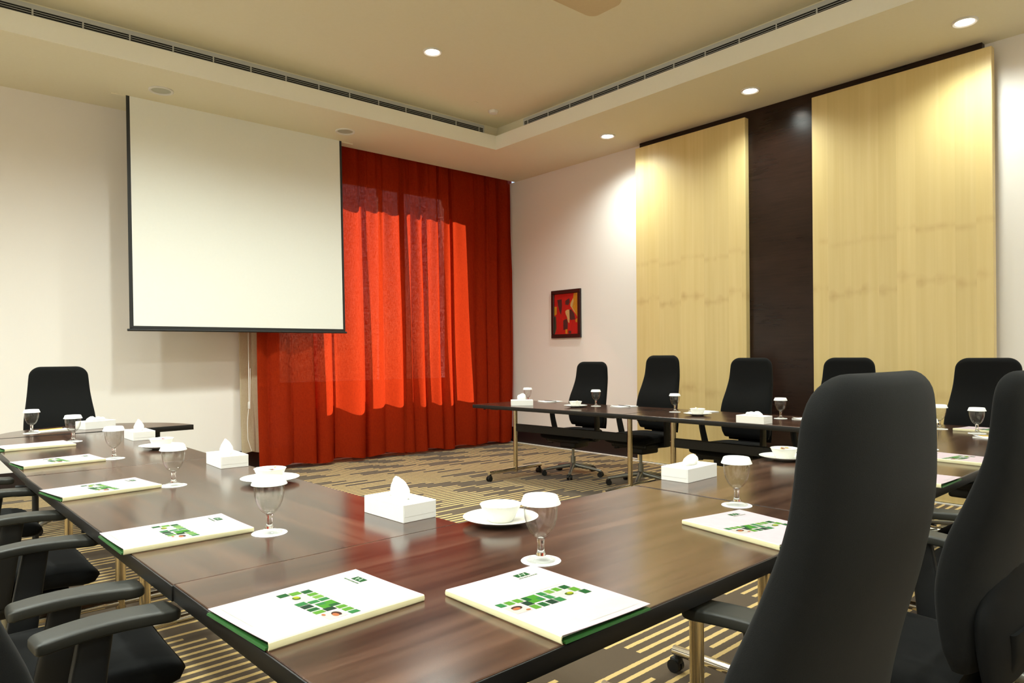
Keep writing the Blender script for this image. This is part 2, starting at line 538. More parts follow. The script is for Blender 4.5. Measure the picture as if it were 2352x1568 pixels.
# ------------------------------------------------------------------ downlights
def downlight_proto(lit):
    root = thing('recessed_downlight', '', 'ceiling light', group='lit recessed downlights' if lit else 'switched off downlights by the screen')
    R = .085 if lit else .104
    B().lathe([(R, .001), (R, -.010), (R - .008, -.014), (R - .022, -.008), (R - .024, .0), (R - .02, .002)], 40).obj('trim_ring', M['white_metal'], root)
    if lit:
        B().lathe([(R - .021, -.003), (R - .03, -.0045), (.001, -.005), (.001, -.002), (R - .021, -.001)], 40).obj('lens', M['lens'], root)
    else:
        B().lathe([(R - .021, -.0025), (R - .04, -.0015), (.001, -.001), (.001, -.0002), (R - .021, -.0002)], 40).obj('lens', M['lens_off'], root)
    return root
PROTO['lit'] = [downlight_proto(True), False]
PROTO['off'] = [downlight_proto(False), False]
LAMP_E = 262
def spot(x, y, z, e=LAMP_E, ang=150):
    l = bpy.data.lights.new('downlight_lamp', 'SPOT')
    l.energy = e; l.spot_size = radians(ang); l.spot_blend = .9; l.shadow_soft_size = .08
    l.color = (.91, 1.0, .93)
    o = bpy.data.objects.new('downlight_lamp', l); COL.objects.link(o)
    o.location = (x, y, z - .03)
lit = [(5.87, 5.147, ZS, 'round lit downlight in soffit between red curtain and left maple panel'),
       (5.876, 3.415, ZS, 'round lit downlight in soffit above the dark wood panel'),
       (5.876, 1.685, ZS, 'round lit downlight in soffit above the right end of the large maple panel'),
       (3.57, 5.20, ZC, 'single round lit downlight in the raised ceiling')]
for x, y, z, lb in lit:
    place('lit', lb, (x, y, z), group='lit recessed downlights'); spot(x, y, z, LAMP_E * 1.2 if z == ZC else (LAMP_E * .58 if y > 4 else LAMP_E * .44))
for x, y, z, k in [(5.876, -.05, ZS, .45), (5.876, -1.78, ZS, .5), (3.57, 3.45, ZC, .50), (3.57, 1.70, ZC, .42), (3.57, -.05, ZC, .5), (1.77, 5.34, ZC, 1.2), (1.77, 3.45, ZC, .50), (1.77, 1.70, ZC, .42), (1.77, -.05, ZC, .45),
                   (-.03, 5.34, ZC, 1.2), (-.03, 3.45, ZC, .75), (-.03, 1.70, ZC, .65), (-.03, -.05, ZC, .75), (-1.6, 5.147, ZS, 1.3), (-1.6, 3.415, ZS, 1.5), (-1.6, 1.685, ZS, 1.5), (-1.6, -.05, ZS, 1.3), (3.57, -2.35, ZS, .9), (1.77, -2.35, ZS, .9), (-.03, -2.35, ZS, .9)]:  # unseen downlights; left and rear ones added and boosted for bounce light
    place('lit', 'unseen round lit downlight in the ceiling outside the picture', (x, y, z), group='unseen lit downlights outside the picture'); spot(x, y, z, LAMP_E * k)
place('off', 'unlit round downlight in soffit above the left part of the screen', (1.736, 6.863, ZS))
place('off', 'unlit round downlight in soffit above the right end of the screen', (3.563, 6.852, ZS))

tag(B().lathe([(.001, 0), (.055, 0), (.055, -.012), (.045, -.030), (.02, -.036), (.001, -.036)], 32).obj('smoke_detector', M['white_metal'], loc=(4.956, 6.03, ZC)),
    'small round smoke detector near the corner of the raised ceiling', 'smoke detector')
tag(B().lathe([(.001, 0), (.038, 0), (.038, -.004), (.001, -.005)], 28).obj('sprinkler_cover', M['ceiling'], loc=(4.64, 5.965, ZC)),
    'tiny flush round cover plate left of the smoke detector', 'sprinkler cover')

# ceiling projector, its underside just enters the picture at the top
pr = thing('ceiling_projector', 'rounded shade-tinted white ceiling projector cut off by the top of the picture', 'projector', (3.27, 3.05, 3.49))
poly = []
for cx_, cy_, a0 in ((.16, .085, 0), (-.24, .085, 90), (-.24, -.085, 180), (.16, -.085, 270)):
    for k in range(7):
        a = radians(a0 + 15 * k); poly.append((cx_ + .07 * cos(a), cy_ + .06 * sin(a)))
B().loft([[(x * .97, y * .96, 0) for x, y in poly], [(x, y, .012) for x, y in poly], [(x, y, .10) for x, y in poly], [(x * .97, y * .96, .115) for x, y in poly]]).obj('case', M['projector'], pr)
B().tube([(0, 0, .115), (0, 0, ZC - 3.49)], .018).obj('ceiling_pole', M['white_metal'], pr)
B().lathe([(.001, .47), (.06, .47), (.06, .45), (.001, .45)], 24).obj('ceiling_plate', M['white_metal'], pr)

# ------------------------------------------------------------------ right wall cladding
tag(B().box(6.37, XR - .004, 1.711, 5.10, 0, ZS - .002).obj('dark_wood_panel', M['wenge'], smooth=0),
    'tall dark wenge panel standing between two pale maple panels', 'wall panel')
tag(B().rbox(6.30, 6.368, 3.722, 5.107, .012, 3.575, .003, 1).obj('maple_wall_panel', M['maple'], smooth=0),
    'narrower pale maple wall panel left of the dark strip', 'wall panel', 'maple wall panels')
tag(B().rbox(6.30, 6.368, 1.629, 3.043, .012, 3.575, .003, 1).obj('maple_wall_panel', M['maple'], smooth=0),
    'wide pale maple wall panel right of the dark strip', 'wall panel', 'maple wall panels')

# ------------------------------------------------------------------ small painting
pt = thing('framed_painting', 'small dark framed abstract painting in red and yellow on the right wall', 'painting', (XR, 6.365, 1.752))
b = B(); hw, hh, fw = .265, .312, .05
for y0, y1, z0, z1 in ((-hw, hw, hh - fw, hh), (-hw, hw, -hh, -hh + fw), (-hw, -hw + fw, -hh + fw, hh - fw), (hw - fw, hw, -hh + fw, hh - fw)):
    b.rbox(-.028, 0, y0, y1, z0, z1, .004, 1)
b.obj('frame', M['frame_dark'], pt)
def paint_mat(name, c):
    m = N(name); nz = m.noise(m.mapping(m.coord(), (8, 22, 9)), 1, 4, .7, 1.5)
    m.bsdf(m.mix(m.math('MULTIPLY', nz, .8), c, tuple(q * .35 for q in c)), .45); return m.m
pm = [paint_mat('paint_' + k, c) for k, c in (('red', (.55, .012, .008)), ('brown', (.07, .022, .02)), ('amber', (.62, .26, .015)), ('cream', (.66, .42, .16)), ('green', (.05, .05, .025)))]
b = B().box(-.012, -.002, -hw + fw, hw - fw, -hh + fw, hh - fw, 0)
W2, H2 = .215, .262
def pp(pts, mi, lift):   # picture coordinates 0..1, left to right as seen, top down
    b.prism([( (0.5 - u) * 2 * W2, (0.5 - v) * 2 * H2) for u, v in pts], .0120 + lift, .0122 + lift, mi, Matrix(((0, 0, -1, 0), (1, 0, 0, 0), (0, 1, 0, 0), (0, 0, 0, 1))))
pp([(.13, .14), (.32, .13), (.33, .30), (.29, .52), (.23, .44), (.16, .28)], 1, .0001)
pp([(.47, .18), (.57, .14), (.64, .12), (.66, .22), (.60, .29), (.47, .27)], 1, .0001)
pp([(.83, .0), (1, .0), (1, .62), (.93, .55), (.80, .43), (.68, .31), (.68, .24), (.80, .12)], 2, .0001)
pp([(.70, .25), (.80, .13), (.82, .2), (.76, .34), (.90, .50), (.80, .43), (.68, .31)], 3, .0003)
pp([(.0, .31), (.11, .31), (.10, .50), (.0, .53)], 2, .0001)
pp([(.0, .55), (.07, .55), (.09, .85), (.02, .98), (.0, .98)], 4, .0001)
pp([(.47, .43), (.55, .40), (.64, .40), (.65, .60), (.63, .73), (.58, .70), (.54, .58), (.48, .50)], 3, .0003)
pp([(.64, .40), (.72, .40), (.84, .50), (.88, .65), (.70, .66), (.65, .62)], 1, .0003)
pp([(.38, .66), (.53, .62), (.57, .72), (.56, .88), (.38, .90)], 1, .0001)
pp([(.47, .88), (.55, .88), (.55, .99), (.47, .99)], 2, .0003)
pp([(.60, .92), (.71, .92), (.71, .99), (.60, .99)], 1, .0001)
pp([(.88, .66), (.97, .62), (.96, .72), (.90, .72)], 2, .0003)
b.obj('canvas', pm, pt, smooth=0)

# ------------------------------------------------------------------ projection screen
ps = thing('projection_screen', 'large white pull-down projection screen with black border', 'projection screen', (0, 7.2, 0))
def quadbox(bb, pts, y0, y1, mi=0):   # pts: (x,z) polygon
    bb.loft([[(x, y0, z) for x, z in pts], [(x, y1, z) for x, z in pts]], mi)
b = B(); quadbox(b, [(1.549, 3.66), (1.574, 1.519), (3.702, 1.528), (3.668, 3.66)], -.002, .001); b.obj('screen_fabric', M['screen'], ps, smooth=0)
b = B()
quadbox(b, [(1.520, 3.66), (1.541, 1.471), (1.574, 1.519), (1.549, 3.66)], -.0025, .0015)
quadbox(b, [(3.668, 3.66), (3.702, 1.528), (3.729, 1.484), (3.695, 3.66)], -.0025, .0015)
quadbox(b, [(1.574, 1.519), (1.541, 1.485), (3.729, 1.495), (3.702, 1.528)], -.0025, .0015)
b.obj('black_border', M['black_border'], ps, smooth=0)
B().tube([(1.522, 0, 1.480), (3.745, 0, 1.491)], .011, 12).obj('bottom_bar', M['black_border'], ps)
B().box(1.40, 3.84, .004, .020, 3.640, 3.652).obj('ceiling_slot_cover', M['ceiling'], ps, smooth=0)

# ------------------------------------------------------------------ curtains
def fold_sheet(x0t, x1t, x0b, x1b, ztop, zbot, ytop, ybot, nf, amp, seed, nx=300, nz=70):
    rnd = random.Random(seed)
    ph = [rnd.uniform(0, 6.28) for _ in range(8)]
    bb = B(); vs = []; fs = []
    for i in range(nz + 1):
        v = i / nz; z = ztop + (zbot - ztop) * v
        for j in range(nx + 1):
            u = j / nx
            uu = u + .026 * sin(2 * pi * 1.7 * u + ph[0]) + .014 * sin(2 * pi * 3.3 * u + ph[1])
            q = 2 * pi * nf * uu + ph[2] + .3 * sin(2.2 * v + ph[3])
            main = .78 * sin(q + .5 * sin(q)) + .26 * sin(1.55 * q + ph[6])
            sec = sin(2 * pi * nf * 2.3 * uu + ph[4]) * max(0, 1 - 2.4 * v) * .45
            mod = .70 + .30 * sin(2 * pi * 1.3 * u + ph[5])
            a = amp * (.50 + .55 * v ** .8) * mod
            y = ytop + (ybot - ytop) * v ** .8 + a * main + amp * .45 * sec + .012 * sin(9 * v + 5 * u + ph[6]) * v
            x = (x0t + (x1t - x0t) * u) * (1 - v) + (x0b + (x1b - x0b) * u) * v
            x += (.012 + .030 * v) * sin(q + 1.45)
            zz = z + (.018 * sin(2 * pi * nf * .5 * u + ph[7]) * v ** 6)
            vs.append((x, y, zz))
    w = nx + 1
    for i in range(nz):
        for j in range(nx):
            a = i * w + j; fs.append((a, a + 1, a + w + 1, a + w))
    return bb.add(vs, fs)
tag(fold_sheet(2.765, 4.665, 2.745, 4.66, ZS + .12, .045, 7.455, 7.330, 6.5, .092, 11).obj('curtain', M['curtain'], smooth=80, recalc=False),
    'left half of the floor-length red curtain, partly behind the screen', 'curtain', 'red curtain halves')
tag(fold_sheet(4.59, 6.50, 4.61, 6.40, ZS + .12, .04, 7.480, 7.350, 7.5, .085, 5).obj('curtain', M['curtain'], smooth=80, recalc=False),
    'right half of the floor-length red curtain in the room corner', 'curtain', 'red curtain halves')
tag(fold_sheet(2.62, 2.88, 2.72, 2.88, ZS + .12, .19, 7.585, 7.56, 1.5, .018, 3, 40, 40).obj('lining_curtain', M['liner'], smooth=80, recalc=False),
    'narrow beige lining strip showing left of the red curtain', 'curtain')
cd = thing('blind_pull', 'thin white pull cord hanging beside the beige lining strip', 'cord', (2.72, 7.44, 0))
B().tube([(0, 0, 3.70), (.002, 0, 1.6), (.006, 0, .72)], .0035, 8).tube([(.004, 0, .70), (-.012, 0, .52), (-.006, 0, .34), (.03, 0, .22)], .003, 8).tube([(.02, -.004, 1.1), (.016, -.004, .74)], .003, 8).obj('cord', M['paper'], cd)
B().rbox(-.004, .018, -.01, .01, .67, .745, .004, 2).obj('toggle', M['white_metal'], cd)

# ------------------------------------------------------------------ tables
def table_legs(root, xs_, y_c=0.0, flen=.74, beam=True):
    for sx in xs_:
        lg = B().tube([(sx, y_c, .055), (sx, y_c, .70)], .022, 20).obj('leg', M['steel'], root)
        b2 = B().tube([(sx, y_c - flen / 2, .082), (sx, y_c + flen / 2, .082)], .019, 16)
        b2.obj('foot_bar', M['chrome'], lg)
        for sy in (-1, 1):
            c = B(); yy = y_c + sy * (flen / 2 - .018)
            c.tube([(sx, yy, .066), (sx, yy, .046)], .012, 10)
            c.tube([(sx - .020, yy + .012, .026), (sx - .004, yy + .012, .026)], .0255, 18)
            c.tube([(sx + .004, yy + .012, .026), (sx + .020, yy + .012, .026)], .0255, 18)
            c.rbox(sx - .016, sx + .016, yy - .012, yy + .03, .034, .056, .006, 2)
            c.obj('caster', M['black_plastic'], lg)
        B().rbox(sx - .05, sx + .05, y_c - .30, y_c + .30, .690, .7045, .003, 1).obj('top_bracket', M['black_plastic'], lg)
    if beam:
        B().rbox(min(xs_) + .022, max(xs_) - .022, y_c - .014, y_c + .014, .46, .535, .004, 1).obj('cross_beam', M['black_plastic'], root)
def rect_table(label, cx_, cy_, L, W, rz):
    root = thing('conference_table', label, 'table', (cx_, cy_, 0), rz, 'tables of the meeting square')
    hx, hy = L / 2, W / 2
    e = .004
    tp = B().rbox(-hx + e, hx - e, -hy + e, hy - e, .706, TT, .0015, 1).obj('tabletop', M['walnut'], root, smooth=0)
    b = B()
    for x0, x1, y0, y1 in ((-hx, hx, -hy, -hy + e), (-hx, hx, hy - e, hy), (-hx, -hx + e, -hy, hy), (hx - e, hx, -hy, hy)):
        b.rbox(x0, x1, y0, y1, .705, TT - .0015, .0018, 2)
    b.obj('edge_band', M['edge'], tp)
    table_legs(root, (-hx + .21, hx - .21))
    for sx in (-1, 1):
        for sy in (-1, 1):
            B().tube([(sx * (hx - .10), sy * (hy - .07), .705), (sx * (hx - .10), sy * (hy - .07), .690)], [.006, .014], 10).obj('link_knob', M['black_plastic'], root)
    return root
RT = radians(2.0)
rect_table('dark walnut table at the near left corner holding two folders', 1.228, 1.226, 1.592, .785, RT)
rect_table('dark walnut front table behind the large near chair', 2.824, 1.282, 1.592, .785, RT)
rect_table('dark walnut front table at the right end by the maple panel', 4.418, 1.338, 1.592, .785, RT)
rect_table('dark walnut left-hand table with two folders and a tissue box by the floor gap', .772, 2.528, 1.862, .777, radians(91.96))
rect_table('dark walnut left-hand table farther off, next to the half-round table', .733, 4.315, 1.715, .777, radians(90.75))
rect_table('dark walnut table along the right wall nearest the red curtain', 4.655, 4.590, 1.808, .777, radians(94.4))
rect_table('dark walnut table along the right wall before the dark panel', 4.745, 2.730, 1.875, .777, radians(91.6))
# half-round end table
hr = thing('half_round_table', 'half-round dark walnut table at the far left end', 'table', (.955, 5.235, 0), radians(4.5), 'tables of the meeting square')
Rr = .585
def half(r, n=40): return [(r * cos(pi * k / n), r * sin(pi * k / n)) for k in range(n + 1)]
tp = B().prism([(x, y + .0045) for x, y in half(Rr - .004)], .7055, TT).obj('tabletop', M['walnut'], hr, smooth=30)
b = B()
oh = half(Rr) ; ih = half(Rr - .0045)
ring = [[(x, y, z) for x, y in oh] for z in (.704, TT - .001)]
b.loft([[(x, y, .704) for x, y in ih], [(x, y, .704) for x, y in oh], [(x, y, TT - .001) for x, y in oh], [(x, y, TT - .001) for x, y in ih]], 0, False, None, False)
b.rbox(-Rr, Rr, 0, .0045, .704, TT - .001, .0018, 2)
b.obj('edge_band', M['edge'], tp)
for sx in (-.36, .36):
    lg = B().tube([(sx, .06, .0), (sx, .06, .7045)], .018, 18).obj('leg', M['black_plastic'], hr)
B().tube([(0, .42, .0), (0, .42, .7045)], .022, 18).obj('leg', M['black_plastic'], hr)

# ------------------------------------------------------------------ office chair (faces local +x)
def text_mesh(name, txt, size, mat, parent, mtx):
    cu = bpy.data.curves.new(name, 'FONT'); cu.body = txt; cu.size = size; cu.extrude = .0003
    tmp = bpy.data.objects.new(name + '_tmp', cu); COL.objects.link(tmp)
    dg = bpy.context.evaluated_depsgraph_get(); dg.update()
    me = bpy.data.meshes.new_from_object(tmp.evaluated_get(dg))
    bpy.data.objects.remove(tmp); bpy.data.curves.remove(cu)
    me.transform(mtx); me.materials.clear(); me.materials.append(mat)
    o = bpy.data.objects.new(name, me); COL.objects.link(o); o.parent = parent
    return o
def chair_proto():
    root = thing('office_chair', '', 'office chair', group='black office chairs around the tables')
    # backrest: z -> half width, centre x, half depth
    tab = [(.50, .215, -.252, .034), (.60, .2312, -.2464, .0432), (.70, .2346, -.2475, .050), (.80, .2289, -.2666, .051), (.90, .2148, -.2993, .0458), (1.00, .203, -.3251, .0385), (1.10, .1947, -.3325, .034), (1.185, .1849, -.3335, .030)]
    zt, zb, rc = 1.185, .50, .070
    lev = [zb + .01 * (1 - cos(pi * k / 10)) for k in range(5)]
    lev += [zb + .02 + (zt - rc - zb - .02) * k / 22 for k in range(1, 23)]
    lev += [zt - rc + rc * sin(pi / 2 * k / 9) for k in range(1, 10)]
    rings = []; n = 40
    for z in lev:
        a, xc, d = lerp_tab(tab, z)
        if z > zt - rc:
            q = (z - (zt - rc)) / rc; sh = sqrt(max(0, 1 - q * q))
            a = a - rc + rc * sh
            d = d * (.12 + .88 * min(1, sqrt(max(0, 1 - max(0, (z - (zt - .035)) / .035) ** 2))))
        if z < zb + .02:
            q = 1 - (z - zb) / .02; d = d * (1 - .5 * q * q); a = a - .02 * q * q
        rg = []
        for k in range(n):
            yy, xx = sup(2 * pi * k / n, a, d, 3.4)
            rg.append((xc + xx + .030 * ((yy / .24) ** 2) - .012, yy, z))
        rings.append(rg)
    B().loft(rings).obj('backrest', M['fabric'], root, smooth=60)
    # seat cushion, lofted front to back
    rings = []
    for k in range(25):
        t_ = k / 24; x = -.235 + .50 * t_
        w = .248 - .03 * (1 - t_) ** 2
        top = .488 - .022 * max(0, (t_ - .60) / .40) ** 2
        bot = .392 - .012 * max(0, (t_ - .7) / .3) ** 1.5
        if t_ < .06: w *= .90 + 1.66 * t_
        if t_ > .86:
            q = (t_ - .86) / .14; r_ = sqrt(max(0.0, 1 - q * q))
            mid = (top + bot) / 2; hh_ = (top - bot) / 2 * (.30 + .70 * r_)
            top = mid + hh_; bot = mid - hh_; w = w - .055 * (1 - r_)
        rg = []
        for j in range(32):
            yy, zz = sup(2 * pi * j / 32, w, (top - bot) / 2, 3.6)
            dip = .012 * (1 - (yy / .25) ** 2) if zz > 0 else 0
            rg.append((x, yy, (top + bot) / 2 + zz - dip))
        rings.append(rg)
    B().loft(rings).obj('seat', M['fabric'], root, smooth=60)
    sh = B().rbox(-.21, .17, -.205, .205, .352, .402, .02, 3).rbox(-.14, .10, -.10, .10, .292, .356, .018, 3).obj('seat_mechanism', M['black_plastic'], root)
    lv = B().tube([(.02, -.09, .335), (.02, -.255, .325)], .006, 10).tube([(.02, -.255, .325), (.02, -.300, .322)], [.013, .016], 14)
    lv.obj('lever', M['black_plastic'], sh)
    kb = B().tube([(.12, -.205, .372), (.12, -.232, .372)], .027, 20); kb.obj('adjusting_knob', M['black_plastic'], sh)
    # raised lettering on the side of the seat pan
    mt = Matrix.Translation((.015, -.2056, .386)) @ Matrix.Rotation(pi / 2, 4, 'X')
    text_mesh('lettering', 'seat', .020, M['label_print'], sh, mt)
    mt = Matrix.Translation((.015, -.2056, .366)) @ Matrix.Rotation(pi / 2, 4, 'X')
    text_mesh('lettering', 'depth', .020, M['label_print'], sh, mt)
    rg = B(); ro = [(.12 + .020 * cos(2 * pi * k / 28), -.2326, .372 + .020 * sin(2 * pi * k / 28)) for k in range(29)]
    rg.tube(ro, .0008, 6).obj('ring_mark', M['label_print'], sh)
    # curved back support
    sp = B(); rings = []
    for k in range(13):
        t_ = k / 12; a = pi * .52 * t_
        x = -.14 - .185 * sin(a); z = .36 + .20 * (1 - cos(a)) + .02 * t_
        w = .075 + .055 * t_; dp = .014
        tx, tz = -cos(a), sin(a); nx_, nz_ = -tz, tx
        rings.append([(x + nx_ * q, yy, z + nz_ * q) for yy, q in [sup(2 * pi * j / 20, w, dp, 4) for j in range(20)]])
    sp.loft(rings)
    # rounded lower back shell
    rings = []
    for k in range(15):
        t_ = k / 14; z = .475 + .25 * t_
        w = (.20 + .012 * sin(pi * t_)) * sqrt(max(.02, 1 - max(0, (t_ - .55) / .45) ** 2.4)); d = .016 + .014 * sin(pi * min(1, t_ * 1.1))
        xc = -.302 + .012 * t_ - .006
        rings.append([(xc + xx + .018 * (yy / .24) ** 2, yy, z) for yy, xx in [sup(2 * pi * j / 32, w, d, 2.8) for j in range(32)]])
    sp.loft(rings)
    sp.obj('back_support', M['matt_black'], root, smooth=60)
    # armrests
    for sy in (-1, 1):
        rings = []
        for k in range(23):
            t_ = .5 - .5 * cos(pi * k / 22); x = -.118 + .262 * t_
            z = .677 + .009 * sin(pi * min(1, .15 + t_ * .95)) - .007 * (1 - t_) ** 2
            e0 = min(1, t_ / .05); e1 = min(1, (1 - t_) / .07)
            e = sqrt(max(0.0, 1 - (1 - e0) ** 2)) * sqrt(max(0.0, 1 - (1 - e1) ** 2))
            w = (.037 + .007 * t_) * (.72 + .28 * e); h = .0135 * (.45 + .55 * e)
            rings.append([(x, sy * .288 + yy, z + zz) for yy, zz in [sup(2 * pi * j / 40, w, h, 6.0) for j in range(40)]])
        pad = B().loft(rings).obj('armrest', M['arm_pad'], root, smooth=60)
        rings = []
        for k in range(9):
            t_ = k / 8; z = .385 + .280 * t_; x = -.055 + .045 * t_; w = .040 - .008 * t_
            rings.append([(x + xx, sy * (.262 + .026 * min(1, t_ * 1.4)) + yy, z) for xx, yy in [sup(2 * pi * j / 20, w, .0125, 4) for j in range(20)]])
        ap = B().loft(rings)
        ap.rbox(-.09, -.01, sy * .225 - .045, sy * .225 + .045, .366, .390, .008, 2)
        ap.obj('arm_post', M['black_plastic'], pad, smooth=50)
    B().tube([(0, 0, .11), (0, 0, .20)], .026, 20).tube([(0, 0, .20), (0, 0, .30)], .0145, 16).obj('gas_column', M['grey_metal'], root)
    st = B()
    st.lathe([(.001, .075), (.040, .075), (.040, .115), (.030, .13), (.001, .13)], 24)
    cs = []
    for k in range(5):
        a = radians(32 + 72 * k); rot = Matrix.Rotation(a, 4, 'Z')
        rings = []
        for i in range(9):
            t_ = i / 8; x = .02 + .285 * t_
            zc_ = .105 - .030 * t_ - .012 * t_ * t_; h = .024 - .013 * t_; w = .022 - .008 * t_
            rings.append([(x, yy, zc_ + zz) for yy, zz in [sup(2 * pi * j / 14, w, h, 3) for j in range(14)]])
        st.loft(rings, 0, True, rot)
        st.tube([(.30, 0, .075), (.30, 0, .052)], .010, 10, 0, rot)
        cs.append(rot)
    st.obj('star_base', M['grey_metal'], root, smooth=45)
    for rot in cs:
        c = B()
        c.tube([(.300, -.026, .0275), (.300, -.006, .0275)], [.026, .0275], 18, 0, rot).tube([(.300, .006, .0275), (.300, .026, .0275)], [.0275, .026], 18, 0, rot)
        c.rbox(.282, .322, -.018, .018, .034, .058, .008, 2, 0, rot)
        c.obj('caster', M['black_plastic'], root)
    return root
PROTO['chair'] = [chair_proto(), False]
CH = [
    ('high-backed black office chair against the right wall nearest the curtain', 5.106, 4.97, 185.6, .968),
    ('high-backed black office chair before the narrower maple panel, by its left edge', 5.163, 4.147, 178.3, 1.021),
    ('high-backed black office chair overlapping the left edge of the dark wood panel', 5.15, 3.20, 179, 1.0),
    ('high-backed black office chair before the wide maple panel, half hidden by the large near chair', 5.15, 2.375, 179, 1.0),
    ('high-backed black office chair at the right end of the maple panel by the white wall', 5.15, 1.465, 178, .997),
    ('high-backed black office chair behind the half-round table at far left', .856, 6.00, 268.4, .977),
    ('largest black office chair, seen from behind in the right foreground', .974, .722, 92.3, 1.0077),
    ('black office chair seen from behind, cut off by the right edge of the picture', 1.972, .779, 91, .994),
    ('black office chair of which one armrest shows between the two large near chairs', 2.90, .735, 91, 1.0),
    ('black office chair under the far right end of the front tables', 3.57, .84, 91, 1.0),
    ('black chair at bottom left with only one whole armrest in view', .318, 1.318, 6, 1.0),
    ('black chair on the left side, second from the front, both armrests and seat in view', .275, 2.12, -1, 1.0),
    ('black chair on the left side, third from the front beside the third left folder', .262, 3.15, 1, 1.0),
    ('farthest black chair on the left side, only an armrest end in view', .20, 4.11, 1, 1.0),
]
for lb, x, y, r, s_ in CH:
    place('chair', lb, (x, y, 0), radians(r), s_)

# ------------------------------------------------------------------ water glasses
def glass_proto():
    root = thing('water_glass', '', 'glass', group='stemmed water glasses with paper caps')
    bowl = [(.0086, .0525), (.013, .0545), (.020, .0595), (.028, .070), (.0345, .085), (.0385, .102), (.0400, .118), (.0400, .134), (.0392, .146), (.0380, .1465),
            (.0388, .134), (.0388, .118), (.0373, .102), (.0332, .0855), (.0265, .0715), (.0185, .0615), (.0115, .0572), (.001, .0560)]
    B().lathe(bowl, 40).obj('bowl', M['thin_glass'], root, smooth=70)
    B().lathe([(.001, .0125), (.0125, .0128), (.0098, .018), (.0085, .024), (.0078, .034), (.0080, .044), (.0098, .0500), (.0085, .0524), (.001, .0550)], 32).obj('stem', M['glass'], root, smooth=70)
    B().lathe([(.001, .0), (.0335, .0), (.0350, .0018), (.0335, .0032), (.026, .0058), (.018, .0095), (.0127, .0124), (.001, .0124)], 40).obj('foot', M['thin_glass'], root, smooth=70)
    n = 60; rings = []
    for r, z, pl in ((.001, .1520, 0), (.0385, .1518, 0), (.0402, .1505, .15), (.0440, .140, .6), (.0472, .1325, 1), (.0464, .1325, 1), (.0432, .140, .6), (.0392, .1492, .1), (.001, .1495, 0)):
        rings.append([((r + pl * .0006 * (1 if k % 2 else -1)) * cos(2 * pi * k / n), (r + pl * .0006 * (1 if k % 2 else -1)) * sin(2 * pi * k / n), z) for k in range(n)])
    B().loft(rings).obj('paper_cap', M['paper'], root, smooth=40)
    return root
PROTO['glass'] = [glass_proto(), False]
co = tag(B().lathe([(.001, 0), (.0465, 0), (.0470, .0008), (.0465, .0014), (.001, .0014)], 48).obj('paper_coaster', M['paper']), '', 'coaster', 'white paper coasters under the glasses')
PROTO['coaster'] = [co, False]
GL = [(1.113, 1.190, 'at centre front, touching the lower centre folder'),
      (.740, 1.873, 'nearest on the left tables, beyond the long seam'),
      (.746, 2.812, 'second along the left tables, by the third left folder'),
      (.735, 3.763, 'third along the left tables, left of a bowl'),
      (.710, 4.700, 'fourth along the left tables, before the round end'),
      (.590, 5.410, 'farthest left, by the notepad on the half-round table'),
      (1.980, 1.208, 'left of the large near chair, touching a folder'),
      (4.705, 5.210, 'nearest the red curtain, behind a tissue box'),
      (4.851, 4.420, 'before the chair nearest the curtain'),
      (4.808, 3.500, 'on the right-wall table before the narrow maple panel'),
      (4.857, 2.597, 'on the right-wall table before the dark wood panel'),
      (4.880, 1.557, 'just right of the large near chair'),
      (4.760, 1.320, 'before the rightmost far chair, beside a notepad'),
      (3.820, 1.270, 'mostly hidden behind the large near chair')]
for x, y, d in GL:
    place('coaster', 'paper coaster under the glass ' + d, (x, y, TT))
    place('glass', 'capped glass ' + d, (x, y, TT + .0014), random.uniform(0, 6))

# ------------------------------------------------------------------ tissue boxes
def tissue_shape(kind, seed):
    rnd = random.Random(seed); bb = B(); n = 22
    def peak(cx_, cy_, w0, w1, h, lean, tw):
        rings = []
        for i in range(9):
            t_ = i / 8; rg = []
            wx = w1 + (w0 - w1) * sqrt(max(0.0, 1 - t_ ** 1.9))
            wy = (.010 * (1 - t_) + .004) + .012 * sin(pi * t_)
            for j in range(n):
                a = 2 * pi * j / n + tw * t_
                rr = 1 + .16 * sin(3 * a + seed) + .10 * sin(5 * a + 2 * seed + 3 * t_)
                rg.append((cx_ + wx * rr * cos(a) + lean[0] * t_ * t_, cy_ + wy * rr * sin(a) + lean[1] * t_ * t_, .0515 + h * t_ + .004 * sin(4 * a) * t_))
            rings.append(rg)
        bb.loft(rings)
    if kind == 0: peak(0, 0, .036, .006, .060, (.010, .004), .35); peak(-.010, .007, .034, .006, .047, (-.006, .008), -.25)
    elif kind == 1: peak(0, 0, .045, .016, .034, (.030, .006), .6); peak(-.012, -.003, .036, .012, .026, (.020, -.008), .2)
    else: peak(-.030, 0, .030, .005, .028, (.004, .004), .3); peak(.010, .002, .026, .005, .023, (.008, 0), .5); peak(.040, 0, .018, .004, .019, (.004, 0), .2)
    return bb
def tissue_proto(kind):
    root = thing('tissue_box', '', 'tissue box', group='white tissue boxes on the tables')
    hx, hy, h = .104, .059, .052
    b = B().rbox(-hx, hx, -hy, hy, 0, h, .0012, 1)
    b.rbox(-hx - .0007, -hx + .0005, -hy + .006, hy - .004, .016, h - .001, .0005, 1)
    b.rbox(hx - .0005, hx + .0007, -hy + .006, hy - .004, .016, h - .001, .0005, 1)
    b.prism([(.055 * cos(2 * pi * k / 24), .009 * sin(2 * pi * k / 24)) for k in range(24)], h - .0002, h + .0002, 1)
    b.obj('carton', [M['carton'], M['slot']], root, smooth=30)
    tissue_shape(kind, 3 + kind).obj('tissue', M['tissue'], root, smooth=50)
    return root
for k in range(3): PROTO['tissue%d' % k] = [tissue_proto(k), False]
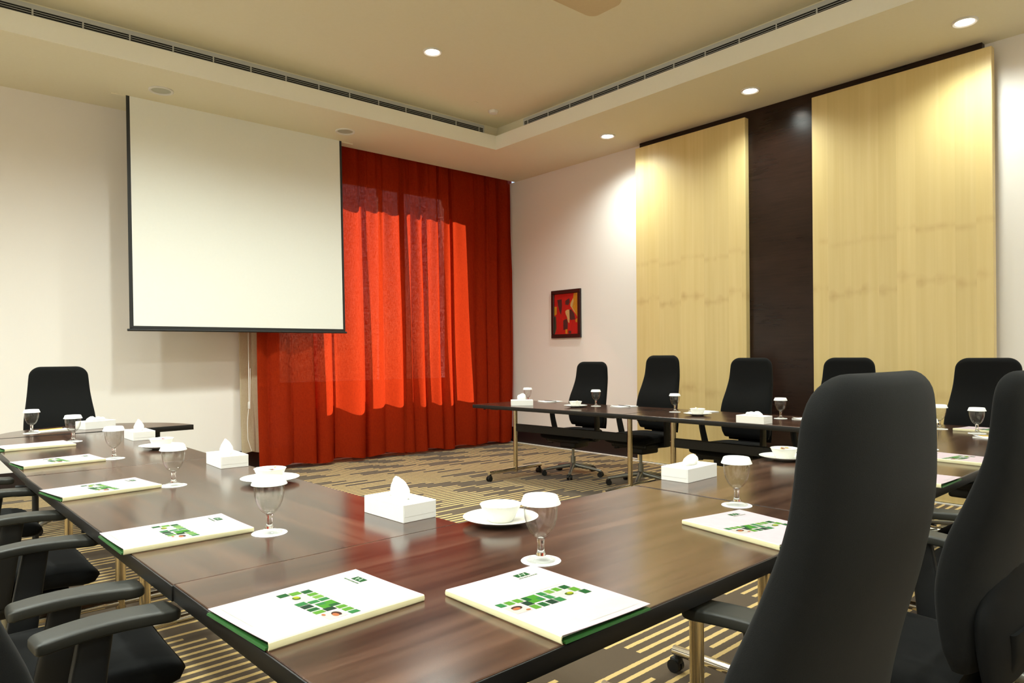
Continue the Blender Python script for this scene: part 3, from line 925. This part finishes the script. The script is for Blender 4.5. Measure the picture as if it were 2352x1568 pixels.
for x, y, r, k, d in [(1.122, 1.825, 93, 0, 'white tissue box at front, beside the red reflection and the nearest bowl'),
                      (1.070, 3.190, 89, 0, 'white tissue box at the lower left corner of the red curtain'),
                      (1.030, 4.580, 91, 0, 'white tissue box before the tip of the half-round table'),
                      (.965, 5.500, 20, 2, 'white tissue box on the half-round table under the far left chair'),
                      (2.285, 1.598, 3, 1, 'white tissue box left of the capped glass by the large near chair'),
                      (4.432, 2.565, 91, 2, 'white tissue box on the right-wall table before the dark panel'),
                      (4.445, 5.005, -38, 0, 'white tissue box on the table corner nearest the red curtain')]:
    place('tissue%d' % k, d, (x, y, TT), radians(r))

# ------------------------------------------------------------------ bowls on saucers with sachets
sc_ = tag(B().lathe([(.001, .0), (.042, .0), (.045, .002), (.060, .006), (.090, .0125), (.107, .0185), (.1085, .0200), (.106, .0205), (.088, .0150), (.060, .0090), (.046, .0060), (.001, .0055)], 56).obj('saucer', M['porcelain'], smooth=60), '', 'saucer', 'white saucers')
PROTO['saucer'] = [sc_, False]
def bowl_proto():
    rings = []; n = 56
    for r, z in [(.001, 0), (.034, 0), (.037, .003), (.042, .012), (.050, .028), (.056, .041), (.0590, .047), (.0600, .0485), (.0585, .0492), (.0560, .0475), (.0525, .040), (.046, .027), (.038, .014), (.030, .008), (.001, .0075)]:
        rg = []
        for k in range(n):
            a = 2 * pi * k / n; lip = .006 * math.exp(-((a - pi) / .28) ** 2) * max(0, (z - .03) / .02)
            rg.append(((r + lip) * cos(a), (r + lip) * sin(a), z))
        rings.append(rg)
    return tag(B().loft(rings).obj('bowl', M['porcelain'], smooth=60), '', 'bowl', 'white porcelain bowls on saucers')
PROTO['bowl'] = [bowl_proto(), False]
for k, mm in enumerate(('sachet_w', 'sachet_p', 'sachet_y')):
    o = tag(B().rbox(-.024, .024, -.010, .010, -.0016, .0016, .0012, 1).box(-.008, .008, -.0102, .0102, -.0017, .0017, 1).obj('sugar_sachet', [M['sachet_w'], M[mm]], smooth=0), '', 'sachet')
    PROTO['sachet%d' % k] = [o, False]
rs = random.Random(21)
for x, y, fill, r, d in [(1.283, 1.540, 0, 20, 'at centre front left of the nearest capped glass'), (1.043, 2.631, 1, 60, 'behind the left-hand glass, below the red curtain'),
                         (1.005, 4.004, 1, 30, 'beside the third glass of the left tables'), (2.985, 1.580, 1, 10, 'half hidden by the large near chair'),
                         (4.616, 4.457, 1, 50, 'on the right-wall table nearest the curtain'), (4.650, 3.172, 1, 15, 'on the right-wall table before the dark panel chair')]:
    place('saucer', 'white saucer under the bowl ' + d, (x, y, TT))
    place('bowl', 'white bowl of sachets ' + d, (x, y, TT + .0056), radians(r))
    for q in range(7 if fill else 4):
        a = rs.uniform(0, 6.28); rad = rs.uniform(.004, .022)
        zz = TT + .0056 + ((.024 + .0042 * q) if fill else (.012 + .004 * q))
        o = place('sachet%d' % rs.choice((0, 1, 2)), 'sugar sachet in the bowl ' + d, (x + rad * cos(a), y + rad * sin(a), zz), rs.uniform(0, 6.28), 1.0, 'sachets in the bowl ' + d)
        o.rotation_euler = (rs.uniform(-.35, .35), rs.uniform(-.35, .35), rs.uniform(0, 6.28))

# ------------------------------------------------------------------ folders
FW, FH = .238, .322
def folder_proto(name, mir, printed=True, flap=.004):
    root = thing(name, '', 'folder', group='printed hotel folders on the tables')
    s_ = -1 if mir else 1
    def X(a): return s_ * (a - .5) * FW
    def Y(v): return (v - .5) * FH
    def Z(a, v): return .0105 + .0050 * (1 - a) ** 2 * (1 - .55 * v) + .0015 * sin(pi * v) * (1 - a) + .0020 * (a ** 2) * (v ** 2)
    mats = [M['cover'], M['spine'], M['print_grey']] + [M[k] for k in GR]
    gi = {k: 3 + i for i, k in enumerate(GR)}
    b = B(); n = 14
    vs = [(X(i / n), Y(j / n), Z(i / n, j / n)) for j in range(n + 1) for i in range(n + 1)]
    w = n + 1
    fs = [(j * w + i, j * w + i + 1, (j + 1) * w + i + 1, (j + 1) * w + i) for j in range(n) for i in range(n)]
    b.add(vs, fs, 0)
    vs2 = [(x, y, z - .0009) for x, y, z in vs]
    b.add(vs2, [tuple(reversed(f)) for f in fs], 0)
    edge = [(0, i, 0, i + 1) for i in range(n)]
    def rim(seq, mi):
        for (i0, j0), (i1, j1) in zip(seq, seq[1:]):
            a, c = vs[j0 * w + i0], vs[j1 * w + i1]; a2, c2 = vs2[j0 * w + i0], vs2[j1 * w + i1]
            b.add([a, c, c2, a2], [(0, 1, 2, 3)], mi)
    rim([(i, 0) for i in range(w)], 0); rim([(n, j) for j in range(w)], 0); rim([(i, n) for i in range(w - 1, -1, -1)], 0)
    # rounded spine from the top cover down to the table
    rings = []
    for j in range(n + 1):
        z1 = Z(0, j / n); y_ = Y(j / n)
        rings.append([(X(0), y_, z1), (X(0) - s_ * .0022, y_, z1 * .86), (X(0) - s_ * .0032, y_, z1 * .5), (X(0) - s_ * .0022, y_, z1 * .15), (X(0), y_, .0), (X(0) + s_ * .0010, y_, .0008), (X(0) - s_ * .0012, y_, z1 * .5), (X(0) + s_ * .0012, y_, z1 - .0009)])
    b.loft(rings, 1)
    def P(a, v): return (X(a), Y(v), Z(a, v) + .00025)
    def patch(a0, a1, v0, v1, mi, k=2, dz=0.0):
        nn = max(1, k); pv = [(X(a0 + (a1 - a0) * i / nn), Y(v0 + (v1 - v0) * j / nn), Z(a0 + (a1 - a0) * i / nn, v0 + (v1 - v0) * j / nn) + .00025 + dz) for j in range(nn + 1) for i in range(nn + 1)]
        b.add(pv, [(j * (nn + 1) + i, j * (nn + 1) + i + 1, (j + 1) * (nn + 1) + i + 1, (j + 1) * (nn + 1) + i) for j in range(nn) for i in range(nn)], mi)
    def disc(a, v, ra, rv, mi, dz=.0002):
        b.add([(X(a + ra * cos(2 * pi * k / 18)), Y(v + rv * sin(2 * pi * k / 18)), Z(a, v) + .0004 + dz) for k in range(18)], [tuple(range(18))], mi)
    if printed:
        r1, r2, r3 = (.515, .565), (.445, .500), (.375, .430)
        c = .088   # tile pitch across
        def tile(col, row, key, span=1, pale=True):
            a0 = .035 + col * c
            patch(a0, a0 + c * span - .007 - (.015 if pale else 0), row[0] - .005, row[1] + .005, gi[key])
            if pale: patch(a0 + c * span - .022, a0 + c * span - .006, row[0] + .004, row[1] - .002, gi['g_pale'], 1)
        tile(0, r1, 'g_med'); tile(1, r1, 'g_lime'); tile(2, r1, 'g_lime')
        patch(.300, .452, .452, .565, gi['g_big'], 3); patch(.300, .355, .500, .560, gi['g_dark'], 1, .0001); patch(.40, .45, .46, .51, gi['g_med'], 1, .0001)
        tile(5, r1, 'g_med'); tile(6, r1, 'g_lime2'); tile(7, r1, 'g_lime'); tile(8, r1, 'g_dark', 1, False)
        tile(2.2, r2, 'g_darkest', 1, False); tile(5, r2, 'g_med'); tile(8.3, r2, 'g_lime', 1, False)
        patch(.575, .755, .405, .500, gi['photo_bg'], 2); disc(.690, .435, .042, .024, gi['photo_lime_dark']); disc(.705, .440, .030, .017, gi['photo_lime'], .0004)
        tile(2.2, r3, 'g_lime'); tile(3.2, r3, 'g_dark'); tile(4.2, r3, 'g_darkest', 1, False); tile(5.2, r3, 'g_med', 1, False); tile(8.6, r3, 'g_dark', 1, False)
        patch(.040, .205, .375, .490, gi['photo_cream'], 2); disc(.125, .452, .052, .026, gi['photo_hair']); disc(.110, .440, .036, .017, gi['photo_skin'], .0004); disc(.175, .392, .022, .010, gi['photo_skin'], .0004)
        # rule above the mosaic, square emblem with slanted strokes, small line of lettering below it
        patch(.43, .86, .598, .6025, 2, 3)
        patch(.655, .805, .868, .925, gi['g_dark'], 2)
        for q in (0, .055):
            b.add([P2 for P2 in [(X(.685 + q), Y(.874), Z(.7, .9) + .0006), (X(.698 + q), Y(.874), Z(.7, .9) + .0006), (X(.725 + q), Y(.919), Z(.7, .9) + .0006), (X(.712 + q), Y(.919), Z(.7, .9) + .0006)]], [(0, 1, 2, 3)], gi['g_pale'])
        patch(.70, .77, .893, .899, gi['g_pale'], 1, .0004)
        rr = random.Random(4); a = .640
        while a < .855:
            d_ = rr.uniform(.006, .013); patch(a, a + d_, .838, .852, gi['g_med'], 1); a += d_ + rr.uniform(.003, .010)
    rr = random.Random(5); a = .36
    while a < .93:
        d_ = rr.uniform(.006, .016); patch(a, a + d_, .046, .0535, 2, 1); a += d_ + rr.uniform(.002, .007)
    b.obj('cover', mats, root, smooth=30, recalc=False)
    f = B().add([(X(.02), Y(0) - flap, .0008), (X(.985), Y(0) - flap, .0008), (X(.985), Y(.42), .0008), (X(.02), Y(.42), .0008), (X(.02), Y(0) - flap * .6, .0045), (X(.985), Y(0) - flap * .6, .0045), (X(.985), Y(.42), .0045), (X(.02), Y(.42), .0045)],
                [(0, 1, 2, 3), (4, 5, 6, 7), (0, 1, 5, 4), (1, 2, 6, 5), (2, 3, 7, 6), (3, 0, 4, 7)])
    f.obj('inner_flap', M['flap_green'], root, smooth=0)
    B().rbox(min(X(.03), X(.97)), max(X(.03), X(.97)), Y(.03), Y(1.012), .0054, .0085, .0008, 1).obj('pages', M['paper'], root, smooth=0)
    B().rbox(min(X(.0), X(1)), max(X(.0), X(1)), Y(.425), Y(1.0), .0, .0050, .0008, 1).obj('back_cover', M['cover'], root, smooth=0)
    return root
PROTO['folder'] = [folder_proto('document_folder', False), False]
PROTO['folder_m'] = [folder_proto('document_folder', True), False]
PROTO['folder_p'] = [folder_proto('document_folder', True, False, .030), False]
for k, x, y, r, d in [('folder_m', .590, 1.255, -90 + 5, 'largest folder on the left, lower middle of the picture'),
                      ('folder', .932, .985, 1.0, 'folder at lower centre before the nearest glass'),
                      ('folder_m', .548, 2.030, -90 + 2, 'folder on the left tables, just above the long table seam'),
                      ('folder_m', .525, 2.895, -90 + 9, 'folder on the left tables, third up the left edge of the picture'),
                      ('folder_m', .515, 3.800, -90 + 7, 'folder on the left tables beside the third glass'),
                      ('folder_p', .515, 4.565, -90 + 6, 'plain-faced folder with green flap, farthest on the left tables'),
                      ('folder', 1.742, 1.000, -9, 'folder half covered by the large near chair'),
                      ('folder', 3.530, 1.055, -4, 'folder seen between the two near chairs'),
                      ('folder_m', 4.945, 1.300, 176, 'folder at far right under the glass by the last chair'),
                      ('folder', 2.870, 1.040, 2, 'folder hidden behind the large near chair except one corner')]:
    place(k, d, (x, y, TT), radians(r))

# ------------------------------------------------------------------ notepads, pencils
pd = B().rbox(-.074, .074, -.105, .105, 0, .0055, .0006, 1)
pad = thing('notepad', '', 'notepad', group='white notepads')
pd.obj('pad_block', M['paper'], pad, smooth=0)
cv = B(); n = 8; vs = [(-.074 + .148 * i / n, -.105 + .21 * j / n, .0057 + .012 * max(0, (i / n + j / n - 1.45)) ** 2 * 3) for j in range(n + 1) for i in range(n + 1)]
cv.add(vs, [(j * 9 + i, j * 9 + i + 1, j * 9 + i + 10, j * 9 + i + 9) for j in range(n) for i in range(n)])
cv.obj('top_sheet', M['paper'], pad, smooth=60, recalc=False)
PROTO['pad'] = [pad, False]
def pencil_proto(nm, cat, mats):
    b = B()
    b.loft([[(x, .0034 * cos(pi * k / 3), .0034 * sin(pi * k / 3)) for k in range(6)] for x in (-.085, .068)], 0)
    b.loft([[(x, r * cos(pi * k / 3), r * sin(pi * k / 3)) for k in range(6)] for x, r in ((.068, .0034), (.082, .0012), (.085, .0003))], 1)
    return tag(b.obj(nm, mats, smooth=0), '', cat)
PROTO['pencil'] = [pencil_proto('pencil', 'pencil', [M['pencil'], M['graphite']]), False]
PROTO['pen'] = [pencil_proto('pen', 'pen', [M['graphite'], M['graphite']]), False]
for x, y, r, d, tool, pr_ in [(.715, 5.520, -70, 'on the half-round table', 'pencil', 25), (4.975, 5.165, 80, 'nearest the red curtain', 'pen', 95), (4.975, 4.185, 84, 'before the narrow maple panel chair', 'pen', 80),
                          (4.965, 3.330, 84, 'behind the bowl before the dark panel chair', None, 0), (4.960, 2.430, 84, 'just left of the large near chair top', None, 0), (4.590, 1.170, 70, 'beside the glass before the last far chair', 'pencil', -65)]:
    place('pad', 'white notepad ' + d, (x, y, TT), radians(r))
    if tool:
        place(tool, ('yellow pencil' if tool == 'pencil' else 'dark pen') + ' lying on the notepad ' + d, (x, y + (.01 if tool == 'pencil' else .0), TT + .0092), radians(pr_))

# ------------------------------------------------------------------ daylight outside the window
w = bpy.data.worlds.new('daylight'); SC.world = w; w.use_nodes = True
bg = w.node_tree.nodes['Background']
sky = w.node_tree.nodes.new('ShaderNodeTexSky'); sky.sky_type = 'NISHITA'; sky.sun_disc = False
sky.sun_elevation = radians(42); sky.sun_rotation = radians(20)
w.node_tree.links.new(sky.outputs[0], bg.inputs[0]); bg.inputs[1].default_value = .12
su = bpy.data.lights.new('sun', 'SUN'); su.energy = 17; su.angle = radians(.6); su.color = (1, .93, .84)
so = bpy.data.objects.new('sun', su); COL.objects.link(so)
sdir = Vector((.62, -1.0, -.92)).normalized()
so.rotation_euler = sdir.to_track_quat('-Z', 'Y').to_euler()
so.location = (4, 12, 6)

# ------------------------------------------------------------------ camera
cam = bpy.data.cameras.new('camera'); co_ = bpy.data.objects.new('camera', cam); COL.objects.link(co_)
cam.sensor_fit = 'HORIZONTAL'; cam.sensor_width = 36.0; cam.lens = 36.0 * 1600.574 / 2352
cam.shift_y = 27.933 / 2352
cam.clip_start = .02
R = ((.75673, -.00365, .65372), (-.65370, .00632, .75673), (-.00689, -.99997, .00239))
right = Vector((R[0][0], R[1][0], R[2][0])); down = Vector((R[0][1], R[1][1], R[2][1])); fwd = Vector((R[0][2], R[1][2], R[2][2]))
mw = Matrix.Identity(4)
for i in range(3):
    mw[i][0] = right[i]; mw[i][1] = -down[i]; mw[i][2] = -fwd[i]
mw[2][3] = 1.22
co_.matrix_world = mw
SC.camera = co_
